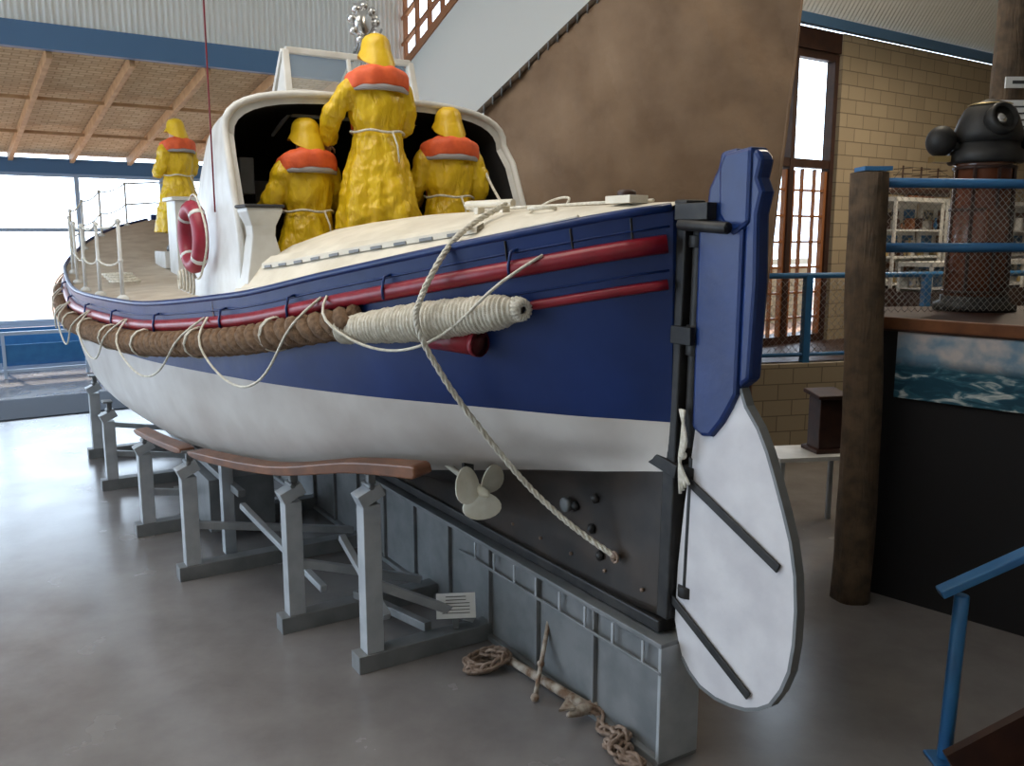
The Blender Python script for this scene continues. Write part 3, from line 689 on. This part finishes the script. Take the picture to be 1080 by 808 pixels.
mb=MB(); mb.box((0,-.12,5.66),(21,.16,.36),'beam'); mb.obj('trim_2',None,B0+W*1.0,(0,0,WA))
def corr(name,o,x0,x1,z0,z1,amp=.018,per=.09,ang=WA,slope=0):
    mb=MB(); n=int((x1-x0)/per*6); r=[[],[]]
    for i in range(n+1):
        x=x0+(x1-x0)*i/n; y=amp*math.sin(x/per*2*math.pi); r[0].append((x,y,z0)); r[1].append((x,y+slope,z1))
    mb.loft(r,'iron',closed=False,caps=False); return mb.obj(name,None,o,(0,0,ang),fixn=False)
corr('wall_clerestory_left',B0,-9.5,6.5,5.75,7.6)
corr('wall_clerestory_right',D0,-3,9,5.85,7.6,slope=-1.2)
mb=MB(); mb.add([(-16,-3,7.6),(12,-3,7.6),(12,18,7.6),(-2,17,7.6),(-16,7.3,7.6)],[(0,4,3,2,1)],'iron'); mb.obj('ceiling',fixn=False)
mb=MB(); mb.box((-1.5,-3,3.8),(27,.2,7.6),'plaster'); mb.obj('wall_near')
mb=MB(); mb.box((11.6,7.5,3.8),(.2,21,7.6),'block'); mb.obj('wall_right')
e=empty('window_3',(-14.9,0,0)); mb=MB()
for y in frange(-3,8,6): mb.box((0,y,3.8),(.1,.09,7.6),'alum')
for z in (.5,2.2,4.2,6.2,7.5): mb.box((0,2.5,z),(.1,11,.08),'alum')
mb.obj('side_window_frames',e)
C0=B0+W*6.47; e=local('wall_white',C0,math.atan2(-NO.y,-NO.x)); mb=MB()
mb.poly([(0,0,0),(6.6,0,0),(6.6,0,7.6),(3.3,0,7.6),(3.3,0,7.15),(0,0,5.75)],.15,'plaster'); mb.obj('wall_panel',e)
e=local('window_2',C0,math.atan2(-NO.y,-NO.x)); mb=MB()
mb.bar((0,0,5.8),(3.3,0,7.2),.2,.14,'sash'); 
for k in frange(.1,3.2,7): mb.box((k,0,5.9+.42*k+.8),(.05,.08,1.7),'sash')
for h in (.45,.9,1.35): mb.bar((0,0,5.8+h),(3.3,0,7.2+h),.08,.05,'sash')
mb.obj('lattice_frame',e)
mb=MB(); mb.box((3.1,0,2.8),(6.2,.15,5.6),'plaster'); mb.obj('wall_annex_end',None,C0,(0,0,math.atan2(NO.y,NO.x)))
PL=1.25; DK=-.14
mb=MB(); mb.box((-2.12,0,2.85),(2.05,.2,5.7),'block'); mb.obj('wall_back_left',None,D0,(0,0,WA))
mb=MB(); mb.box((4.93,0,2.85),(8.2,.2,5.7),'block'); mb.obj('wall_back',None,D0,(0,0,WA))
mb=MB(); mb.box((3,-.14,5.78),(12,.10,.14),'beam'); mb.obj('trim_3',None,D0,(0,0,WA))
e=local('door_1',D0+W*DK); mb=MB()
mb.box((0,0,5.55),(1.85,.2,.28),'dwood'); mb.box((0,0,.62),(1.85,.18,1.22),'block')
for x in (-.9,-.02,.88): mb.box((x,0,(PL+5.4)/2),(.09,.14,5.4-PL),'dwood')
for z in (PL+.05,3.85,5.36): mb.box((0,0,z),(1.8,.12,.12),'dwood')
for x0 in (-.86,.02):
    for i in (1,2): mb.box((x0+i*.28,0,(PL+3.8)/2),(.03,.05,2.5),'sash')
    for i in range(1,7): mb.box((x0+.42,0,PL+i*.37),(.84,.05,.03),'sash')
    mb.box((x0+.05,0,2.5),(.07,.07,2.5),'sash'); mb.box((x0+.79,0,2.5),(.07,.07,2.5),'sash')
mb.box((-.45,0,4.6),(.03,.05,1.5),'sash')
mb.obj('door_frames',e)
mb=MB(); mb.box((0,3.5,1.6),(9,.1,1.2),'block'); mb.box((0,3.5,2.3),(9,.3,.12),'plaster'); mb.box((0,2.6,1.0),(9,3.0,.1),'sand'); mb.obj('garden_wall_outside',None,D0+W*.5,(0,0,WA))
mb=MB(); P=[(2.3,10.6),(8,12.0),(11.4,14.0),(11.4,17.9),(9,17.6),(1.6,12.4)]
def slab(mb,P,z0,z1,k):
    n=len(P); mb.add([(x,y,z0) for x,y in P]+[(x,y,z1) for x,y in P],[tuple(range(n-1,-1,-1)),tuple(range(n,2*n))]+[(i,(i+1)%n,n+(i+1)%n,n+i) for i in range(n)],k)
slab(mb,P,PL-.2,PL,'dwood'); mb.obj('floor_platform')
pa=math.atan2(1.4,5.7); mb=MB(); mb.box((2.93,0,PL/2),(5.9,.2,PL),'block'); mb.obj('wall_platform',None,(2.3,10.62,0),(0,0,pa))
def meshfence(mb,x0,x1,z0,z1,y=0,c=.06,r=.003):
    n=int((x1-x0)/c)
    m=int((z1-z0)/c)
    for i in range(n):
        P=[(x0+c*i+(c*.5 if j%2 else -c*.5)+(0),y,z0+j*c) for j in range(m+1)]
        mb.tube(P,r,'wire',3)
        P=[(x0+c*i+(-c*.5 if j%2 else c*.5),y+.003,z0+j*c) for j in range(m+1)]
        mb.tube(P,r,'wire',3)
e=local('platform_railing',Vector((2.3,10.62,PL)),pa); mb=MB()
mb.tube([(0,0,1.08),(5.9,0,1.08)],.035,'rail',10); mb.tube([(0,0,.1),(5.9,0,.1)],.025,'rail',8)
for x in (.1,1.40,3.1,4.9): mb.box((x,0,.54),(.09,.09,1.08),'rail')
mb.obj('rails',e); mb=MB(); meshfence(mb,.1,4.2,.12,1.06,c=.09,r=.0035); mb.obj('wire_mesh',e)
# mezzanine display stand
Z2=2.2
e=empty('mezzanine_display_stand')
fa=Vector((2.76,6.80,0)); fb=Vector((4.7,4.76,0)); fd=(fb-fa).normalized()
mb=MB(); slab(mb,[(fa.x,fa.y),(fb.x,fb.y),(7.5,5.2),(7.5,7.9),(3.0,7.6)],0,Z2-.1,'blackpanel'); mb.obj('black_base',e)
mb=MB(); slab(mb,[(fa.x-.03,fa.y-.04),(fb.x,fb.y-.04),(7.55,5.1),(7.55,8),(2.95,7.7)],Z2-.1,Z2,'dwood')
nn=Vector((fd.y,-fd.x,0))
if nn.y>0: nn=-nn
mb.bar(fa+nn*.03+Vector((0,0,Z2-.04)),fb+nn*.03+Vector((0,0,Z2-.04)),.04,.09,'wood'); mb.obj('timber_top',e,bevel=.005)
mb=MB(); mb.box((.84,0,.25),(1.2,.02,.50),'sea'); mb.obj('sea_painting',e,fa+nn*.02+Vector((0,0,Z2-.60)),(0,0,math.atan2(fd.y,fd.x)))
def logpost(x,y,z0,z1,r,lean=0):
    mb=MB(); rings=[]
    for i,z in enumerate(frange(z0,z1,24)):
        k=i/24; rings.append([(x+lean*z+(r*(1.06-.10*k)+.008*math.sin(3*a+z*2)+.005*math.sin(7*a-z*5))*math.cos(a)+.012*math.sin(z*1.5),y+(r*(1.06-.10*k)+.006*math.sin(5*a+z*3))*math.sin(a),z) for a in frange(0,2*math.pi,20)[:-1]])
    mb.loft(rings,'log'); mb.obj('log_post')
logpost(2.66,6.56,0,3.26,.138,-.015)
logpost(4.72,8.75,0,7.5,.15)
e=empty('mezzanine_railing'); mb=MB()
r0=Vector((2.66,6.72,0)); r1=Vector((5.4,7.1,0))
for z in (3.2,2.72): mb.tube([r0+Vector((0,0,z)),r1+Vector((0,0,z))],.036,'rail',12)
mb.box(Vector((2.62,6.56,3.285)),(.2,.2,.03),'rail')
mb.box(r1+Vector((0,0,2.72)),(.09,.09,1.0),'rail'); mb.obj('rails',e)
mb=MB(); meshfence(mb,.12,2.6,0.02,1.0,c=.055,r=.0026); mb.obj('wire_mesh',e,r0+Vector((0,.02,Z2+.01)),(0,0,math.atan2(.38,2.74)))
# binnacle
e=empty('ship_binnacle',(3.84,7.35,Z2+.005)); e.scale=(1.1,1.1,1.18); mb=MB()
mb.lathe([(.30,0),(.30,.04),(.25,.06),(.25,.10)],(0,0,0),'black',8)
mb.lathe([(.225,.1),(.215,.5),(.20,.98),(.22,1.0)],(0,0,0),'copper',12)
for i in range(4): mb.lathe([(.230-.004*i,.12+.28*i),(.230-.004*i,.14+.28*i)],(0,0,0),'dwood',12)
for i in range(8):
    a=i*math.pi/4; mb.bar((.222*math.cos(a),.222*math.sin(a),.12),(.203*math.cos(a),.203*math.sin(a),.98),.02,.02,'dwood')
mb.lathe([(.25,1.0),(.26,1.02),(.26,1.08),(.22,1.10),(.22,1.16)],(0,0,0),'black',24)
mb.lathe([(.23,1.14),(.235,1.2),(.20,1.30),(.17,1.36),(.12,1.40),(.05,1.42),(.02,1.43)],(0,0,0),'black',24)
mb.lathe([(.11,0),(.11,.10),(.085,.12),(.08,.05)],(-.02,-.14,1.25),'black',18,axis=(.1,-1,.4)); mb.lathe([(.08,.0),(.001,.001)],(-.02,-.23,1.285),'chrome',18,axis=(.1,-1,.4))
mb.lathe([(.14,1.385),(.15,1.39),(.14,1.395)],(0,0,0),'brass',20)
mb.tube([(-.40,0,1.12),(.40,0,1.12)],.03,'black',10)
for g in (-1,1): mb.ball((g*.34,0,1.15),.105,'black',12); mb.box((g*.34,0,1.03),(.12,.1,.04),'brass')
mb.box((0,-.22,.55),(.14,.03,.3),'copper'); mb.obj('binnacle_body',e)
mb=MB(); mb.box((4.80,8.55,4.22),(.42,.02,.10),'paper'); mb.box((4.74,8.55,3.88),(.40,.02,.36),'paper')
for i in range(5): mb.box((4.74,8.537,4.0-.06*i),(.30,.004,.015),'ink')
mb.box((4.80,8.537,4.22),(.3,.004,.03),'ink'); mb.obj('paper_notices')
def cabinet(x,y,w,h,ang):
    e=empty('display_cabinet',(x,y,PL),(0,0,ang)); mb=MB()
    mb.box((0,0,.4),(w,.5,.8),'dwood'); mb.box((0,0,h),(w,.5,.06),'white')
    for a in (-1,1):
        for b in (-1,1): mb.box((a*(w/2-.02),b*.23,h/2+.4),(.04,.04,h-.8),'white')
    mb.box((0,.22,h/2+.4),(w-.06,.02,h-.8),'paper')
    for z in (.85,1.25,1.65): 
        if z<h-.1: mb.box((0,0,z),(w-.05,.44,.025),'paper')
    mb.obj('case',e); mb=MB()
    for z in (.87,1.27,1.67):
        if z>h-.2: continue
        x0=-w/2+.10
        while x0<w/2-.10:
            ww=random.uniform(.06,.16); hh=random.uniform(.08,.28); k=random.choice(['display','display','dwood','brass','white','rail','wood'])
            if random.random()<.4: mb.lathe([(ww*.3,0),(ww*.4,hh*.4),(ww*.15,hh*.7),(ww*.2,hh)],(x0,0,z),k,12)
            else: mb.box((x0,random.uniform(-.1,.1),z+hh/2),(ww*.8,.1,hh),k)
            x0+=ww+.03
        # mounted pictures on the back panel
        for q in range(3): mb.box((-w/3+q*w/3,.20,z+.22),(w*.22,.012,.17),random.choice(['display','rail','wood']))
    mb.obj('exhibits',e)
for k,w_,h_ in ((1.95,1.3,2.1),(3.35,1.3,2.1),(4.8,1.4,2.1),(6.3,1.3,2.1)):
    p=D0+W*k-NO*.55; cabinet(p.x,p.y,w_,h_,WA)
for k in (1.3,2.7,4.1):
    p=D0+W*k-NO*1.5; cabinet(p.x,p.y,1.15,1.18,WA)
p=D0+W*2.3-NO*.55; e=empty('ship_model',(p.x,p.y,PL+2.14),(0,0,WA)); e.scale=(1.4,1,.85); mb=MB()
rr=[]
for x in frange(-.6,.6,14):
    b=.1*(1-(abs(x)/.62)**3); rr.append([(x,b,.16+.05*abs(x)),(x,b*.8,.08),(x,0,.04),(x,-b*.8,.08),(x,-b,.16+.05*abs(x))])
mb.loft(rr,'dwood'); mb.box((0,0,.02),(.5,.1,.04),'wood')
for x in (-.35,0,.33):
    mb.tube([(x,0,.1),(x,0,.55)],.012,'dwood',6)
    for z in (.3,.4,.5): mb.tube([(x,-.15,z),(x,.15,z)],.008,'dwood',5)
mb.tube([(.6,0,.2),(.8,0,.3)],.010,'dwood',5); mb.tube([(.8,0,.3),(.33,0,.53),(0,0,.53),(-.35,0,.53),(-.6,0,.2)],.005,'ink',4); mb.obj('model',e)
e=empty('white_side_table',(2.86,8.3,0),(0,0,.15)); mb=MB(); mb.box((0,0,.74),(.8,.5,.04),'white')
for a in (-1,1):
    for b in (-1,1): mb.box((a*.36,b*.21,.37),(.04,.04,.74),'steelw')
mb.obj('table',e)
e=empty('wooden_lectern',(3.02,8.33,.76),(0,0,.2)); mb=MB(); mb.box((0,0,.02),(.32,.3,.04),'dwood'); mb.box((0,0,.28),(.24,.22,.5),'dwood'); mb.box((0,0,.56),(.33,.3,.04),'dwood',Matrix.Rotation(.12,3,'X')); mb.obj('lectern',e,bevel=.01)
# ------------------------------------------------------------ sail
SL=Vector((-.36,11.0,0)); SR=Vector((2.9,9.4,0)); sd=(SR-SL).normalized(); LL=(SR-SL).length; sn=Vector((sd.y,-sd.x,0))
e=empty('tan_sail'); mb=MB(); rr=[]
def topz(a): return 4.30+.76*a
NA=70; NZ=60
for i in range(NA+1):
    f=i/NA; col=[]
    for j in range(NZ+1):
        g=j/NZ; a0=3.38*f; a=a0+ (f*.40*g); zt=topz(a); z=1.3+(zt-1.3)*g
        u_=a*.7+z*.55
        bul=.22*math.sin(math.pi*f)*math.sin(math.pi*min(g,1))+.035*math.sin(7*f+5*g)+.022*math.sin(5*u_+2*math.sin(z))+.012*math.sin(13*u_-3*a)+.007*math.sin(23*a+9*z)
        p=SL+sd*a+sn*bul; col.append((p.x,p.y,z))
    rr.append(col)
mb.loft(rr,'sail',closed=False,caps=False)
mb.tube([Vector(q) for q in rr[-1]],.016,'sail',6)
mb.obj('canvas',e,fixn=False)
mb=MB(); p=SL+sd*-.12+sn*.02; q=SL+sd*3.7+sn*.05
pz=topz(-.12)-.0; qz=topz(3.7)
mb.tube([(p.x,p.y,pz),(q.x,q.y,qz)],.034,'log',10)
for i in range(32):
    k=i/32; c=Vector((p.x,p.y,pz)).lerp(Vector((q.x,q.y,qz)),k+.01); mb.tube([c+Vector((0,.048*math.cos(a),.048*math.sin(a)-.01)) for a in frange(0,6.28,8)],.010,'steel',5)
m=SL+sd*3.2-sn*.35; mb.tube([(m.x,m.y,0),(m.x,m.y,7.4)],.07,'wood',12); mb.obj('spar_and_mast',e)
# ------------------------------------------------------------ stair + handrail
e=empty('stair_handrail'); mb=MB()
mb.tube([(2.34,4.38,0.02),(2.36,4.38,.95)],.038,'rail',12); mb.box((2.34,4.38,.01),(.16,.16,.02),'rail')
mb.bar((2.24,4.38,.96),(3.9,4.22,1.88),.09,.045,'rail'); mb.tube([(3.5,4.30,0.02),(3.5,4.28,1.62)],.035,'rail',10); mb.obj('handrail',e,bevel=.008)
e=empty('timber_stair'); mb=MB()
for i in range(6): mb.box((2.55+.28*i,3.55,.08+.17*i),(.32,1.3,.05),'wood'); mb.box((2.45+.28*i,3.55,(.08+.17*i)/2),(.03,1.3,.08+.17*i),'dwood')
mb.bar((2.3,4.19,.06),(3.9,4.19,1.02),.05,.24,'dwood'); mb.box((3.9,3.55,.45),(.1,1.3,.9),'dwood'); mb.obj('treads',e)
# ------------------------------------------------------------ floor stuff
mb=MB(); mb.box((0,0,.01),(3.6,1.9,.02),'mat'); mb.obj('floor_mat',None,(-7.9,14.4,0),(0,0,WA))
e=empty('information_sign',tuple(BW(1.93,.37,.125)),(0,0,.1)); mb=MB(); R=Matrix.Rotation(math.radians(-30),3,'X')
mb.box((0,0,.17),(.27,.012,.17),'paper',R); mb.box((0,.05,.05),(.04,.1,.10),'steel')
for i in range(6): mb.box(Vector((0,0,.17))+R@Vector((0,-.008,.06-.022*i)),(.14 if i<2 else .19,.003,.005),'ink',R)
mb.obj('sign_panel',e)
def link(mb,c,d,flat,r=.012,L=.045,w=.028):
    d=d.normalized(); up=Vector((0,0,1)); side=d.cross(up).normalized() if not flat else up
    side=(side-d*side.dot(d)).normalized()
    mb.tube([c+d*(L*math.cos(a))+side*(w*math.sin(a)) for a in frange(0,2*math.pi,12)[:-1]],r,'rust',6,loop=True)
e=empty('anchor_and_chain'); mb=MB()
A0=Vector((-.02,5.42,.06)); A1=Vector((.45,4.82,.06))
mb.tube([A0,A1],[.026,.034],'anch',10)
mb.tube(bez([A1+Vector((-.13,-.12,.02)),A1+Vector((0,.0,.0)),A1+Vector((.16,.08,.03))],14),[.012+.024*math.sin(math.pi*i/14) for i in range(15)],'anch',8)
for g,p in ((-1,A1+Vector((-.13,-.12,.02))),(1,A1+Vector((.16,.08,.03)))): mb.poly([p+Vector((-.05,0,.03)),p+Vector((.05,.02,.03)),p+Vector((0,.08,.06))],.014,'anch',axis=(0,0,1))
mb.tube([(.14,4.99,.03),(.19,5.18,.20),(.24,5.30,.42)],.015,'anch',8); mb.ball((.24,5.30,.43),.024,'anch',8); mb.ball((.14,4.99,.03),.028,'anch',8); mb.ball((.18,5.15,.17),.024,'anch',8)
mb.tube([A0+Vector((.035*math.cos(a),.035*math.sin(a),0)) for a in frange(0,6.28,12)],.011,'anch',6)
mb.obj('anchor',e); mb=MB()
P=bez([A0,(-.10,5.50,.03),(-.24,5.46,.03),(-.27,5.34,.03),(-.12,5.36,.05),(-.04,5.48,.07),(-.16,5.54,.06),(-.29,5.42,.05),(-.18,5.32,.05),(-.05,5.40,.09),(-.22,5.48,.08)],60)
for i in range(0,59): link(mb,P[i],P[i+1]-P[i],i%2)
P=bez([A1,(.53,4.78,.03),(.52,4.64,.03),(.60,4.58,.03),(.54,4.48,.03),(.63,4.43,.04),(.59,4.34,.03),(.67,4.30,.05),(.55,4.40,.06),(.63,4.51,.07),(.57,4.60,.06)],48)
for i in range(0,47): link(mb,P[i],P[i+1]-P[i],i%2)
mb.obj('chain',e)
# ------------------------------------------------------------ lights
w=bpy.data.worlds.new('world'); S.world=w; w.use_nodes=True; bg=w.node_tree.nodes['Background']; bg.inputs[0].default_value=(.68,.83,1,1); bg.inputs[1].default_value=5.2
def area(name,loc,size,power,col,rot):
    l=bpy.data.lights.new(name,'AREA'); l.shape='RECTANGLE'; l.size=size[0]; l.size_y=size[1]; l.energy=power; l.color=col; o=bpy.data.objects.new(name,l); COL.objects.link(o); o.location=loc; o.rotation_euler=rot; return o
area('overhead_fill',(-3,5,7.4),(5,5),280,(1,.93,.82),(0,0,0))  # added fill from above for deck and figures; the ceiling has no opening here
area('platform_fill',(6.5,11.5,5.5),(1.2,.6),85,(1,.84,.64),(0,0,0))  # added warm fill to lift the dark right side, no fixture behind it
pl=bpy.data.lights.new('high_bay_lamp','POINT'); pl.energy=150; pl.color=(1,.88,.7); pl.shadow_soft_size=.25; po=bpy.data.objects.new('high_bay_lamp',pl); COL.objects.link(po); po.location=(4.0,9.0,6.9)
sun=bpy.data.lights.new('sun','SUN'); sun.energy=6; sun.angle=.01; sun.color=(1,.90,.76); so=bpy.data.objects.new('sun',sun); COL.objects.link(so)
so.rotation_euler=Vector((.35,-.40,-.9)).to_track_quat('-Z','Y').to_euler()
S.view_settings.view_transform='Standard'; S.view_settings.exposure=.08
